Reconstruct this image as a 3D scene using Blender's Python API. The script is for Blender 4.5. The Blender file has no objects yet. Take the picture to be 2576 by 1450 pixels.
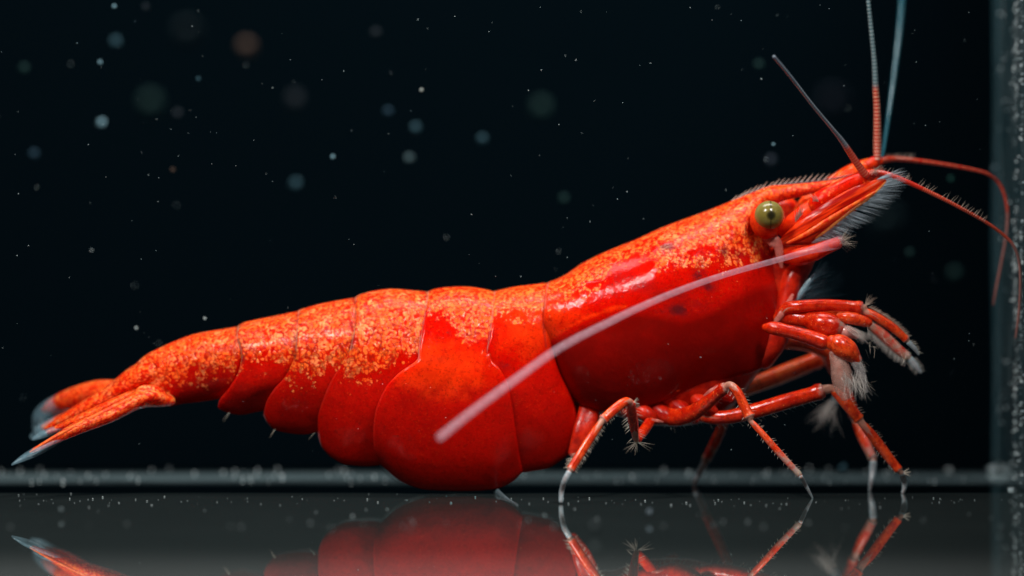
import bpy, math, random
import numpy as np
from mathutils import Vector

# ------------------------------------------------------------------ camera, world, lamps, exposure
# one unit is one centimetre
scene = bpy.context.scene
scene.unit_settings.system = 'METRIC'
scene.unit_settings.scale_length = 0.01
COL = scene.collection
PITCH = math.radians(1.874)
CAM = Vector((0.0, -20.0, 1.34))
FPX = 15000.0            # focal length in survey pixels (2576 wide)
CX, CY = 1288.0, 725.0
cd = bpy.data.cameras.new('camera')
cd.sensor_width = 36.0
cd.lens = 36.0 * FPX / 2576.0
cd.clip_start = 0.1
cd.clip_end = 200.0
cd.dof.use_dof = True
cd.dof.focus_distance = 19.68
cd.dof.aperture_fstop = cd.lens * 1e-3 / 0.50
cam = bpy.data.objects.new('camera', cd)
cam.location = CAM
cam.rotation_euler = (math.radians(90) - PITCH, 0, 0)
COL.objects.link(cam)
scene.camera = cam

world = bpy.data.worlds.new('World')
scene.world = world
world.use_nodes = True
bg = world.node_tree.nodes['Background']
bg.inputs[0].default_value = (0.35, 0.65, 0.8, 1)
bg.inputs[1].default_value = 0.006

def area_lamp(name, loc, target, size, energy, color):
    l = bpy.data.lights.new(name, 'AREA')
    l.shape = 'ELLIPSE'; l.size, l.size_y = size
    l.energy = energy; l.color = color
    o = bpy.data.objects.new(name, l)
    o.location = loc
    d = Vector(target) - Vector(loc)
    o.rotation_euler = d.to_track_quat('-Z', 'Y').to_euler()
    COL.objects.link(o)
area_lamp('flash_left', (-2.4, -4.0, 5.2), (-0.3, 0, 0.4), (1.0, 1.0), 370, (1.0, 0.97, 0.92))
area_lamp('flash_right', (2.2, -3.9, 5.2), (0.5, 0, 0.4), (1.0, 1.0), 370, (1.0, 0.97, 0.92))
area_lamp('flash_top', (0.1, 0.35, 5.2), (0.1, 0.1, 0.4), (4.2, 1.1), 185, (1.0, 0.97, 0.93))

vs = scene.view_settings
vs.view_transform = 'Standard'; vs.look = 'None'; vs.exposure = 0.0; vs.gamma = 1.0
vs.use_curve_mapping = False
scene.cycles.use_denoising = True
scene.cycles.max_bounces = 8
scene.cycles.transparent_max_bounces = 24
scene.cycles.sample_clamp_indirect = 4.0
scene.cycles.caustics_reflective = False
scene.cycles.caustics_refractive = False

random.seed(11); rng = np.random.default_rng(11)

# ------------------------------------------------------------------ survey helpers
CP, SP = math.cos(PITCH), math.sin(PITCH)
def at(px, py, Y):
    """survey pixel + real depth -> point in the tank (centimetres)"""
    a = (px - CX) / FPX; b = -(py - CY) / FPX
    d = np.array((a, CP + b * SP, -SP + b * CP))
    t = (Y - CAM.y) / d[1]
    return np.array((CAM.x, CAM.y, CAM.z)) + d * t
def pxs(Y):
    return (20.0 + Y) / FPX
def floor_y(py):
    """depth of the floor point seen at survey row py"""
    b = -(py - CY) / FPX
    s = (-SP + b * CP) / (CP + b * SP)
    return CAM.y + CAM.z / -s

def crom(pts, n):
    """Catmull-Rom through pts (k x d), n samples equally spaced along the chord length"""
    P = np.array(pts, float)
    if len(P) == 2:
        t = np.linspace(0, 1, n)[:, None]
        return P[0] * (1 - t) + P[1] * t
    E = np.vstack([2 * P[0] - P[1], P, 2 * P[-1] - P[-2]])
    out = []
    m = 16
    for i in range(1, len(E) - 2):
        p0, p1, p2, p3 = E[i - 1], E[i], E[i + 1], E[i + 2]
        t = np.linspace(0, 1, m, endpoint=False)[:, None]
        out.append(0.5 * ((2 * p1) + (-p0 + p2) * t + (2 * p0 - 5 * p1 + 4 * p2 - p3) * t ** 2 + (-p0 + 3 * p1 - 3 * p2 + p3) * t ** 3))
    out.append(P[-1:])
    C = np.vstack(out)
    d = np.r_[0, np.cumsum(np.linalg.norm(np.diff(C[:, :2], axis=0), axis=1))]
    s = np.linspace(0, d[-1], n) if np.isscalar(n) else np.asarray(n) * d[-1]
    return np.column_stack([np.interp(s, d, C[:, k]) for k in range(C.shape[1])])

def mesh_obj(name, V, F, mat, parent=None, attrs=None, smooth=True):
    me = bpy.data.meshes.new(name)
    me.from_pydata([tuple(v) for v in V], [], F)
    if attrs:
        for k, a in attrs.items():
            at_ = me.attributes.new(k, 'FLOAT', 'POINT')
            at_.data.foreach_set('value', np.asarray(a, np.float32))
    if smooth:
        me.polygons.foreach_set('use_smooth', [True] * len(me.polygons))
    me.materials.append(mat)
    me.update()
    o = bpy.data.objects.new(name, me)
    COL.objects.link(o)
    if parent: o.parent = parent
    return o

# ------------------------------------------------------------------ node helpers
class N:
    def __init__(s, name):
        s.m = bpy.data.materials.new(name); s.m.use_nodes = True
        s.t = s.m.node_tree; s.t.nodes.clear()
        s.out = s.t.nodes.new('ShaderNodeOutputMaterial')
    def n(s, typ, **kw):
        x = s.t.nodes.new(typ)
        for k, v in kw.items(): setattr(x, k, v)
        return x
    def l(s, a, b): s.t.links.new(a, b)
    def set(s, sock, v):
        if isinstance(v, bpy.types.NodeSocket): s.l(v, sock)
        elif v is not None: sock.default_value = v
    def math(s, op, a, b=None, c=None, clamp=False):
        x = s.n('ShaderNodeMath', operation=op, use_clamp=clamp)
        s.set(x.inputs[0], a)
        if b is not None: s.set(x.inputs[1], b)
        if c is not None: s.set(x.inputs[2], c)
        return x.outputs[0]
    def step(s, v, lo, hi, a=0.0, b=1.0):
        x = s.n('ShaderNodeMapRange', interpolation_type='SMOOTHSTEP')
        s.set(x.inputs[0], v); s.set(x.inputs[1], lo); s.set(x.inputs[2], hi); s.set(x.inputs[3], a); s.set(x.inputs[4], b)
        return x.outputs[0]
    def mix(s, f, a, b):
        x = s.n('ShaderNodeMix', data_type='RGBA')
        s.set(x.inputs[0], f)
        s.set(x.inputs[6], a if isinstance(a, bpy.types.NodeSocket) else (*a, 1))
        s.set(x.inputs[7], b if isinstance(b, bpy.types.NodeSocket) else (*b, 1))
        return x.outputs[2]
    def attr(s, name):
        return s.n('ShaderNodeAttribute', attribute_name=name).outputs['Fac']
    def obj(s, scale=None):
        o = s.n('ShaderNodeTexCoord').outputs['Object']
        if scale is None: return o
        mp = s.n('ShaderNodeMapping'); mp.inputs['Scale'].default_value = scale
        s.l(o, mp.inputs[0]); return mp.outputs[0]
    def noise(s, scale, detail=3, rough=0.55, vec=None, dist=0.0):
        x = s.n('ShaderNodeTexNoise')
        x.inputs['Scale'].default_value = scale; x.inputs['Detail'].default_value = detail
        x.inputs['Roughness'].default_value = rough; x.inputs['Distortion'].default_value = dist
        s.l(vec if vec is not None else s.obj(), x.inputs['Vector'])
        return x.outputs[0]
    def voro(s, scale, vec=None, feature='F1', rnd=1.0):
        x = s.n('ShaderNodeTexVoronoi', feature=feature)
        x.inputs['Scale'].default_value = scale; x.inputs['Randomness'].default_value = rnd
        s.l(vec if vec is not None else s.obj(), x.inputs['Vector'])
        return x
    def pbsdf(s, color, rough=0.35, sss=0.0, radius=(1, .2, .1), sscale=0.05, spec=0.5, coat=0.0, alpha=None, normal=None, ior=1.45, trans=0.0, metal=0.0):
        b = s.n('ShaderNodeBsdfPrincipled')
        s.set(b.inputs['Base Color'], color if isinstance(color, bpy.types.NodeSocket) else (*color, 1))
        s.set(b.inputs['Roughness'], rough)
        b.inputs['Subsurface Weight'].default_value = sss
        b.inputs['Subsurface Radius'].default_value = radius
        b.inputs['Subsurface Scale'].default_value = sscale
        b.inputs['Specular IOR Level'].default_value = spec
        b.inputs['Coat Weight'].default_value = coat
        b.inputs['Coat Roughness'].default_value = 0.12
        b.inputs['IOR'].default_value = ior
        b.inputs['Transmission Weight'].default_value = trans
        b.inputs['Metallic'].default_value = metal
        if alpha is not None: s.set(b.inputs['Alpha'], alpha)
        if normal is not None: s.l(normal, b.inputs['Normal'])
        return b.outputs[0]
    def bump(s, h, strength, dist):
        x = s.n('ShaderNodeBump'); x.inputs['Strength'].default_value = strength; x.inputs['Distance'].default_value = dist
        s.l(h, x.inputs['Height']); return x.outputs[0]
    def done(s, shader):
        s.l(shader, s.out.inputs[0]); return s.m

# ------------------------------------------------------------------ materials
def mat_shell():
    k = N('shell_red_mottled')
    v0 = k.obj()
    warp = k.n('ShaderNodeVectorMath', operation='MULTIPLY_ADD')
    nz = k.n('ShaderNodeTexNoise'); nz.inputs['Scale'].default_value = 30; nz.inputs['Detail'].default_value = 2
    k.l(v0, nz.inputs['Vector'])
    k.l(nz.outputs['Color'], warp.inputs[0]); warp.inputs[1].default_value = (.022, .022, .022); k.l(v0, warp.inputs[2])
    vec = warp.outputs[0]
    big = k.noise(9, 3); mid = k.noise(26, 4, .65); fine = k.noise(110, 3, .7)
    vo = k.voro(92, vec)
    mot = k.math('ADD', k.math('ADD', k.attr('mot'), .22), k.math('MULTIPLY', k.math('SUBTRACT', big, .5), 2.6))
    mot = k.math('ADD', mot, k.math('MULTIPLY', k.math('SUBTRACT', k.noise(1.0, 3, .6, k.obj((34, 34, 9))), .5), 2.4))
    mot = k.math('ADD', mot, k.math('MULTIPLY', k.math('SUBTRACT', mid, .5), 3.4))
    # single granules drop out towards the border of the spotted saddle
    sep = k.n('ShaderNodeSeparateColor'); k.l(vo.outputs['Color'], sep.inputs[0])
    mot2 = k.math('ADD', mot, k.math('MULTIPLY', k.math('SUBTRACT', sep.outputs[0], .5), .5))
    m = k.step(mot2, -.08, .10)
    stray = k.step(k.math('ADD', mot, k.math('MULTIPLY', sep.outputs[2], 2.6)), 1.75, 1.85)
    m = k.math('MAXIMUM', m, k.math('MULTIPLY', stray, k.step(vo.outputs['Distance'], .50, .42)))
    cell = k.step(vo.outputs['Distance'], .74, .40)
    red = k.mix(mid, (.50, .0012, .0004), (.70, .0060, .0008))
    red = k.mix(k.step(k.math('ADD', k.attr('warm'), k.math('MULTIPLY', k.math('SUBTRACT', mid, .5), 1.0)), 0.1, .9), red, (.84, .036, .003))
    red = k.mix(k.math('MULTIPLY', k.step(k.noise(6, 4, .65, None, .6), .44, .68), .5), red, (.34, .0022, .0008))
    red = k.mix(k.math('MULTIPLY', k.step(k.noise(44, 5, .7), .52, .68), .38), red, (.30, .0012, .0005))
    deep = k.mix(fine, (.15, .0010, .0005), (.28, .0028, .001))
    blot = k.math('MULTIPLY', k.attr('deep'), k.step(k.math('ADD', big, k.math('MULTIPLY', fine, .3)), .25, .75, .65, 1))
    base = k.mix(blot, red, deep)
    # fine dark stipple
    base = k.mix(k.math('MULTIPLY', k.step(fine, .52, .66), .45), base, (.22, .003, .001))
    base = k.mix(k.math('MULTIPLY', k.step(k.noise(150, 2, .6), .60, .68), k.math('SUBTRACT', .28, k.math('MULTIPLY', k.attr('deep'), .25))), base, (.85, .06, .008))
    org = k.mix(sep.outputs[1], (.82, .045, .004), (.94, .17, .024))
    org = k.mix(k.math('MULTIPLY', k.step(mid, .48, .66), k.attr('pale')), org, (.93, .27, .09))
    gap = k.mix(.6, base, (.62, .016, .003))
    spot = k.mix(cell, gap, org)
    # dark veins between some granules
    vein = k.math('ABSOLUTE', k.math('SUBTRACT', k.noise(17, 3, .6, vec), .5))
    spot = k.mix(k.math('MULTIPLY', k.math('MULTIPLY', k.step(vein, .045, .01), k.math('ADD', k.attr('pale'), .2)), .42), spot, (.20, .010, .006))
    col = k.mix(m, base, spot)
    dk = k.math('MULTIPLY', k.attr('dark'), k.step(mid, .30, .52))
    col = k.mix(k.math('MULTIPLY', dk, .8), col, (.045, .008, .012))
    col = k.mix(k.math('MULTIPLY', k.attr('rim'), k.step(mid, .35, .6, .25, 1)), col, (.60, .26, .20))
    h = k.math('ADD', k.math('MULTIPLY', k.math('MULTIPLY', m, cell), .7), k.math('MULTIPLY', fine, .35))
    h = k.math('ADD', h, k.math('MULTIPLY', k.noise(34, 3, .6), 1.3))
    nrm = k.bump(h, .28, .006)
    rough = k.math('ADD', .05, k.math('MULTIPLY', fine, .13))
    return k.done(k.pbsdf(col, rough, .75, (1, .08, .02), .08, .15, .0, normal=nrm))
def mat_red(name, c1, c2, alpha=None, rough=.25, sss=.3, coat=.3, nscale=30, bumpd=.004):
    k = N(name)
    a = k.noise(nscale, 4, .65); f = k.noise(nscale * 5, 2)
    col = k.mix(k.step(a, .35, .65), c1, c2)
    nrm = k.bump(f, .3, bumpd)
    return k.done(k.pbsdf(col, rough, .6, (1, .10, .03), .05, .2, coat * .3, normal=nrm, alpha=alpha))
def mat_leg(name, c1, c2, cp=(.50, .40, .35)):
    """jointed limb: red, going pale and glassy where the 'pale' attribute rises"""
    k = N(name)
    a = k.noise(38, 4, .65); f = k.noise(160, 2)
    red = k.mix(k.step(a, .35, .65), c1, c2)
    red = k.mix(k.math('MULTIPLY', k.step(k.noise(75, 3, .7), .54, .64), .6), red, tuple(q * .45 for q in c1))
    red = k.mix(k.math('MULTIPLY', k.step(k.noise(120, 2, .6), .62, .70), .7), red, (.90, .22, .06))
    p = k.step(k.math('ADD', k.attr('pale'), k.math('MULTIPLY', k.math('SUBTRACT', a, .5), 1.3)), .25, .8)
    col = k.mix(p, red, cp)
    alpha = k.math('SUBTRACT', 1.0, k.math('MULTIPLY', p, .45))
    nrm = k.bump(f, .25, .004)
    return k.done(k.pbsdf(col, .16, .5, (1, .10, .03), .03, .35, .3, alpha=alpha, normal=nrm))
def mat_glassy(name, c, alpha, rough=.2, streak=None):
    k = N(name)
    f = k.noise(60, 3)
    a = k.math('MULTIPLY', k.step(f, .2, .8, .65, 1.25), alpha)
    return k.done(k.pbsdf(c, rough, alpha=a, coat=.3))
def mat_ring(name, ca, cb, split, alpha=1.0, ring=(.75, .45, .30), w=.55):
    """whip antenna: 't' runs 0..1 along it, 'ring' marks each joint"""
    k = N(name)
    t = k.attr('t'); r = k.attr('ring')
    p = k.step(k.math('ADD', t, k.math('MULTIPLY', k.math('SUBTRACT', k.noise(25, 2), .5), .04)), split - .025, split + .025)
    col = k.mix(p, ca, cb)
    rg = k.mix(p, ring, k.mix(.5, cb, (.75, .8, .8)))
    col = k.mix(k.math('MULTIPLY', r, w), col, rg)
    al = k.math('SUBTRACT', 1.0, k.math('MULTIPLY', p, 1.0 - alpha))
    return k.done(k.pbsdf(col, .25, alpha=al, coat=.5))
def mat_hair(name, c, alpha=.6):
    k = N(name)
    return k.done(k.pbsdf(c, .3, alpha=alpha, spec=.8))
def mat_eye():
    k = N('eye_olive')
    o = k.obj()
    g = k.n('ShaderNodeVectorMath', operation='NORMALIZE'); k.l(o, g.inputs[0])
    dt = k.n('ShaderNodeVectorMath', operation='DOT_PRODUCT'); k.l(g.outputs[0], dt.inputs[0])
    dt.inputs[1].default_value = Vector((.10, -1, .02)).normalized()
    d = dt.outputs['Value']
    # ommatidia radiate round the dark spot the eye shows towards the viewer's side of the head
    vo = k.voro(26, g.outputs[0]); nz = k.noise(9, 4, .7, g.outputs[0]); nf = k.noise(34, 3, .8, g.outputs[0])
    col = k.mix(k.step(nf, .3, .7), (.040, .030, .005), (.27, .21, .042))
    col = k.mix(k.step(d, .35, .75, .35, 0), col, (.32, .28, .10))
    dd = k.math('ADD', d, k.math('MULTIPLY', k.math('SUBTRACT', nf, .5), .16))
    col = k.mix(k.step(dd, .925, .99, 0, .97), col, (.012, .010, .004))
    # broken dark seam running down the eye
    sx = k.n('ShaderNodeSeparateXYZ'); k.l(g.outputs[0], sx.inputs[0])
    seam = k.math('ABSOLUTE', k.math('ADD', k.math('SUBTRACT', sx.outputs[0], .08), k.math('MULTIPLY', k.math('SUBTRACT', nz, .5), .22)))
    col = k.mix(k.math('MULTIPLY', k.step(seam, .09, .015), .7), col, (.015, .012, .005))
    nrm = k.bump(vo.outputs['Distance'], .08, .002)
    return k.done(k.pbsdf(col, .22, spec=.3, coat=.45, normal=nrm))

M = {}
M['shell'] = mat_shell()
M['flesh'] = mat_red('flesh_dark_red', (.30, .004, .002), (.60, .020, .004), rough=.3, nscale=26)
M['leg'] = mat_leg('leg_orange_red', (.58, .022, .003), (.82, .080, .010))
M['leg_deep'] = mat_leg('leg_deep_red', (.50, .010, .002), (.70, .032, .004))
M['leg_far'] = mat_leg('leg_far_orange', (.80, .060, .008), (.92, .14, .020))
M['joint'] = mat_glassy('joint_membrane', (.62, .28, .20), .7, .3)
M['tip'] = mat_glassy('pale_glassy_tip', (.42, .58, .66), .55)
M['head'] = mat_red('head_red', (.58, .008, .002), (.84, .050, .006), nscale=30)
M['orange'] = mat_red('spotted_orange', (.70, .022, .003), (.93, .15, .020), nscale=48, rough=.25)
M['scale_edge'] = mat_glassy('gold_margin', (.80, .26, .06), .7, .2)
def mat_blade():
    k = N('scale_blade_streaked')
    sx = k.n('ShaderNodeSeparateXYZ'); k.l(k.obj(), sx.inputs[0])
    cr_ = k.math('ADD', k.math('MULTIPLY', sx.outputs[0], .50), k.math('MULTIPLY', sx.outputs[2], -.86))   # across the blade
    cv = k.n('ShaderNodeCombineXYZ'); k.l(k.math('MULTIPLY', cr_, 60), cv.inputs[0]); k.l(k.math('MULTIPLY', sx.outputs[0], 6), cv.inputs[1])
    st = k.noise(1.0, 3, .6, cv.outputs[0])
    col = k.mix(k.step(st, .40, .62), (.36, .004, .002), (.84, .05, .006))
    col = k.mix(k.math('MULTIPLY', k.step(st, .62, .74), .6), col, (.70, .22, .14))
    return k.done(k.pbsdf(col, .2, .5, (1, .1, .03), .03, .25, normal=k.bump(st, .5, .01)))
M['blade'] = mat_blade()
M['cheek'] = mat_glassy('pink_membrane', (.72, .20, .16), .6, .3)
M['brush'] = mat_hair('brush_hair', (.72, .66, .62), .30)
M['fringe'] = mat_hair('fringe_hair', (.52, .62, .70), .40)
M['bluehair'] = mat_hair('blue_hair', (.25, .42, .52), .24)
M['bristle'] = mat_hair('bristle', (.70, .60, .50), .75)
M['dusk'] = mat_glassy('dusky_crest', (.10, .10, .12), .65)
M['pinkwhip'] = mat_glassy('translucent_pink_whip', (.60, .36, .44), .25, .6)
M['ringed'] = mat_ring('ringed_red_whip', (.50, .016, .004), (.10, .19, .22), .40, .75, w=.9)
M['ringed_long'] = mat_ring('long_red_whip', (.52, .014, .003), (.34, .11, .09), .62, .85, (.75, .40, .2), .35)
M['grey_whip'] = mat_ring('grey_whip', (.44, .016, .005), (.17, .21, .26), .24, .70, (.55, .20, .12))
M['teal'] = mat_glassy('teal_whip', (.02, .11, .15), .55)
M['eye'] = mat_eye()
M['finpale'] = mat_glassy('fin_pale_margin', (.26, .44, .54), .26)
M['shard'] = mat_glassy('shard_pale', (.30, .42, .48), .35)
M['swim'] = mat_glassy('red_translucent_flap', (.45, .016, .006), .6, .5)

# ------------------------------------------------------------------ the tank
def mat_floor():
    k = N('tank_glass_floor')
    sp = k.n('ShaderNodeSeparateXYZ'); k.l(k.obj(), sp.inputs[0]); y = sp.outputs[1]
    n1 = k.noise(1.6, 4, .6); n2 = k.noise(60, 2)
    yy = k.math('ADD', y, k.math('MULTIPLY', k.math('SUBTRACT', n1, .5), .10))
    g = k.mix(n1, (.022, .029, .029), (.036, .046, .046))
    g = k.mix(k.step(yy, -.10, -.02), g, (.0004, .0004, .0004))       # clear strip, nothing on it
    band = k.mix(k.noise(5, 3), (.10, .155, .175), (.25, .35, .38))
    g = k.mix(k.math('MULTIPLY', k.step(yy, .24, .66), k.step(yy, 1.16, .86)), g, band)                                # ground, frosted rear strip
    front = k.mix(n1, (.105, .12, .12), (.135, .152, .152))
    g = k.mix(k.step(yy, -2.4, -3.8), g, front)                            # lit patch towards the front, put into the floor colour
    lw = k.n('ShaderNodeLayerWeight'); lw.inputs[0].default_value = .5
    fr = k.math('ADD', .006, k.math('MULTIPLY', k.math('POWER', lw.outputs['Facing'], 3.2), .93))
    df = k.n('ShaderNodeBsdfDiffuse'); k.l(g, df.inputs[0])
    gl = k.n('ShaderNodeBsdfGlossy'); gl.inputs['Roughness'].default_value = .012
    gl.inputs['Color'].default_value = (.96, 1, .99, 1)
    mx = k.n('ShaderNodeMixShader'); k.l(fr, mx.inputs[0]); k.l(df.outputs[0], mx.inputs[1]); k.l(gl.outputs[0], mx.inputs[2])
    return k.done(mx.outputs[0])
def mat_back():
    k = N('black_back_pane')
    return k.done(k.pbsdf((.0008, .0027, .0042), .9, spec=0.0))
def mat_side():
    k = N('side_glass')
    v = k.obj((1, 3.5, .7))
    a = k.noise(5, 5, .7, v); b = k.noise(26, 3, .7, v)
    col = k.mix(a, (.008, .034, .045), (.034, .080, .095))
    dirt = k.step(k.math('ADD', a, k.math('MULTIPLY', b, .6)), .72, 1.05)
    col = k.mix(dirt, col, (.16, .22, .24))
    return k.done(k.pbsdf(col, .08, spec=.5, ior=1.5))

def struct(o):
    o['kind'] = 'structure'; return o
XW = 1.722; YB = 1.27; YF = -4.3; ZT = 3.4
def box(name, x0, x1, y0, y1, z0, z1, mat):
    V = [(x, y, z) for x in (x0, x1) for y in (y0, y1) for z in (z0, z1)]
    F = [(0, 1, 3, 2), (4, 6, 7, 5), (0, 4, 5, 1), (2, 3, 7, 6), (0, 2, 6, 4), (1, 5, 7, 3)]
    return mesh_obj(name, V, F, mat, smooth=False)
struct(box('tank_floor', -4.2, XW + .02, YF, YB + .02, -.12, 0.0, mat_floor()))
struct(box('tank_back_wall', -4.2, XW + .02, YB, YB + .10, .002, ZT, mat_back()))
struct(box('tank_side_wall', XW, XW + .12, YF, YB - .002, .002, ZT, mat_side()))

# ------------------------------------------------------------------ mesh builders
def tube(name, pts, mat, parent, n=28, sides=14, flat=1.0, caps=True, attr_fn=None, ringn=0, ramp=.10, shape=None, cap=.8):
    """pts: (px, py, depth, radius_px); flat = depth radius / image radius"""
    P = crom(pts, n)
    C = np.array([at(p[0], p[1], p[2]) for p in P])
    R = np.array([max(p[3], .01) * pxs(p[2]) for p in P])
    s = np.linspace(0, 1, n)
    if shape is not None: R = R * shape(s)
    if ringn:
        R = R * (1 + ramp * (((s * ringn) % 1.0) - .5))
    T = np.gradient(C, axis=0); T /= np.linalg.norm(T, axis=1)[:, None]
    V = []; F = []; S = []
    up = np.array((0, 1.0, 0))
    rows = []
    def ring(c, t, r, sv):
        b = up - t * np.dot(up, t); b /= np.linalg.norm(b)
        nn = np.cross(t, b)
        st = len(V)
        for q in range(sides):
            a = 2 * math.pi * q / sides
            V.append(c + nn * r * math.cos(a) + b * r * flat * math.sin(a)); S.append(sv)
        rows.append(st)
    if caps:
        for f in (1.0, .75, .4):
            ring(C[0] - T[0] * R[0] * f * cap, T[0], R[0] * math.sqrt(max(1 - f * f, .004)), 0)
    for i in range(n): ring(C[i], T[i], R[i], s[i])
    if caps:
        for f in (.4, .75, 1.0):
            ring(C[-1] + T[-1] * R[-1] * f * cap, T[-1], R[-1] * math.sqrt(max(1 - f * f, .004)), 1)
    for a, b in zip(rows[:-1], rows[1:]):
        for q in range(sides):
            q2 = (q + 1) % sides
            F.append((a + q, b + q, b + q2, a + q2))
    F.append(tuple(rows[0] + q for q in range(sides)))
    F.append(tuple(rows[-1] + q for q in reversed(range(sides))))
    S = np.array(S)
    attrs = {'t': S}
    if ringn: attrs['ring'] = ((S * ringn) % 1.0 > .74).astype(float)
    if attr_fn: attrs.update(attr_fn(S))
    return mesh_obj(name, V, F, mat, parent, attrs)

def hairs(name, items, mat, parent, seg=4):
    """items: (px0,py0,Y0, px1,py1,Y1, r_px, bend_px) -> tapering bristles in one mesh"""
    V = []; F = []
    for (x0, y0, d0, x1, y1, d1, r, bend) in items:
        L = math.hypot(x1 - x0, y1 - y0) + 1e-6
        nx, ny = -(y1 - y0) / L, (x1 - x0) / L
        st = len(V)
        for i in range(seg + 1):
            t = i / seg
            k = bend * math.sin(t * math.pi * .5) * t
            Y = d0 + (d1 - d0) * t
            c = at(x0 + (x1 - x0) * t + nx * k, y0 + (y1 - y0) * t + ny * k, Y)
            rr = r * (1 - t * .85) * pxs(Y)
            w = np.array((nx, 0, -ny))
            for q in range(3):
                a = 2 * math.pi * q / 3
                V.append(c + w * rr * math.cos(a) + np.array((0, 1, 0)) * rr * math.sin(a))
        for i in range(seg):
            a = st + i * 3; b = a + 3
            for q in range(3):
                F.append((a + q, b + q, b + (q + 1) % 3, a + (q + 1) % 3))
    o = mesh_obj(name, V, F, mat, parent)
    o['kind'] = 'stuff'
    return o

def interp(poly, x):
    p = np.array(poly, float); return np.interp(x, p[:, 0], p[:, 1])

def plate(name, top, bot, left, right, W, parent, nu=70, nv=64, peak=.42, tuckl=0, tuckr=0, pinch=.58, lip=.007, attr_fn=None, bulge=None, rim_left=True):
    """closed shell segment. Side outlines in survey pixels; W(u) gives the half width."""
    us = .5 - .5 * np.cos(np.linspace(0, 1, nu) * math.pi); us = .55 * us + .45 * np.linspace(0, 1, nu)
    tv = np.linspace(0, 1, nv); vv = np.where(tv < .5, .5 * (tv / .5) ** 1.7, .5 + .5 * (1 - (1 - (tv - .5) / .5) ** 1.35))
    Tc, Bc, Lc, Rc = crom(top, us), crom(bot, us), crom(left, vv), crom(right, vv)
    P00, P10, P01, P11 = Tc[0], Tc[-1], Bc[0], Bc[-1]
    V = []; A = {k: [] for k in ('mot', 'deep', 'pale', 'dark', 'rim', 'warm')}
    PX = np.zeros((nu, nv, 2)); YY = np.zeros((nu, nv))
    for i, u in enumerate(us):
        for j, v in enumerate(vv):
            p = (1 - v) * Tc[i] + v * Bc[i] + (1 - u) * Lc[j] + u * Rc[j] - ((1 - u) * (1 - v) * P00 + u * (1 - v) * P10 + (1 - u) * v * P01 + u * v * P11)
            PX[i, j] = p
            g = math.sqrt(max(0, 1 - (1 - v / peak) ** 2)) if v < peak else 1 - pinch * ((v - peak) / (1 - peak)) ** 2.2
            w = W(u) * g
            if bulge: w += bulge(u, v) * min(1, g * 1.5)
            YY[i, j] = w
    # distances to the rims in pixels
    for i in range(nu):
        for j in range(nv):
            dl = np.linalg.norm(PX[i, j] - PX[0, j]); dr = np.linalg.norm(PX[i, j] - PX[-1, j]); db = np.linalg.norm(PX[i, j] - PX[i, -1])
            w = YY[i, j]
            def drop(d, wd, t):
                if d >= wd: return 0
                return t * (1 - math.sqrt(max(0, 1 - (1 - d / wd) ** 2)))
            if w > 1e-6:
                s = min(1, w / .1)
                w -= s * max(drop(dl, 9 + 20 * tuckl, (lip + .007 if vv[j] < .4 else lip) + tuckl * .03), drop(dr, 9 + 20 * tuckr, lip + tuckr * .03), drop(db, 14, lip * 1.8))
            YY[i, j] = max(w, 0)
            px, py = PX[i, j]
            a = attr_fn(px, py, us[i], vv[j]) if attr_fn else {}
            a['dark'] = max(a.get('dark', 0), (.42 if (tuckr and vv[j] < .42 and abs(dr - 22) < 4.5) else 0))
            a['rim'] = (max(0, 1 - abs(dl - 1.5) / 3.2) * (.75 if vv[j] < .36 else .06)) if (rim_left and dl < 5) else 0
            for k in A: A[k].append(a.get(k, 0))
    near = np.zeros((nu, nv, 3)); 
    for i in range(nu):
        for j in range(nv):
            near[i, j] = at(PX[i, j, 0], PX[i, j, 1], -YY[i, j])
    far = near.copy(); far[:, :, 1] *= -1
    V = np.vstack([near.reshape(-1, 3), far.reshape(-1, 3)])
    o_ = nu * nv
    F = []
    idx = lambda i, j: i * nv + j
    for i in range(nu - 1):
        for j in range(nv - 1):
            a, b, c, d = idx(i, j), idx(i + 1, j), idx(i + 1, j + 1), idx(i, j + 1)
            F.append((a, d, c, b))
            F.append((a + o_, b + o_, c + o_, d + o_))
    rimv = [idx(0, j) for j in range(nv)] + [idx(i, nv - 1) for i in range(1, nu)] + [idx(nu - 1, j) for j in range(nv - 2, -1, -1)]
    base = len(V)
    V = np.vstack([V, V[rimv], V[[r + o_ for r in rimv]]])
    L = len(rimv)
    for q in range(L - 1):
        F.append((base + q, base + L + q, base + L + q + 1, base + q + 1))
    at2 = {}
    for k in A:
        a = np.array(A[k]); at2[k] = np.r_[a, a, a[rimv], a[rimv]]
    # weld the ridge (both halves meet at y = 0)
    o = mesh_obj(name, V, F, M['shell'], parent, at2)
    return o

# ------------------------------------------------------------------ the shrimp
SHR = bpy.data.objects.new('shrimp', None); COL.objects.link(SHR)
SHR['label'] = 'bright red shrimp with orange-speckled back resting its belly on the dark glass'
SHR['category'] = 'shrimp'

# soft body: one continuous mesh under the shell, tail to mouth
tube('body', [(352, 948, 0, 20), (430, 945, 0, 58), (540, 920, 0, 72), (680, 915, 0, 84), (840, 930, 0, 110), (1000, 950, 0, 140), (1160, 960, 0, 150), (1300, 940, 0, 140),
              (1420, 915, 0, 135), (1540, 920, 0, 122), (1640, 925, 0, 146), (1740, 905, 0, 158), (1820, 850, 0, 126), (1890, 780, 0, 104), (1955, 700, 0, 84), (2000, 650, 0, 50), (2040, 628, 0, 22)],
     M['flesh'], SHR, n=120, sides=28, flat=1.0, shape=None)
# keep the body slim side to side
bo = SHR.children[0]
for v in bo.data.vertices:
    v.co.y *= .66

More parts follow.
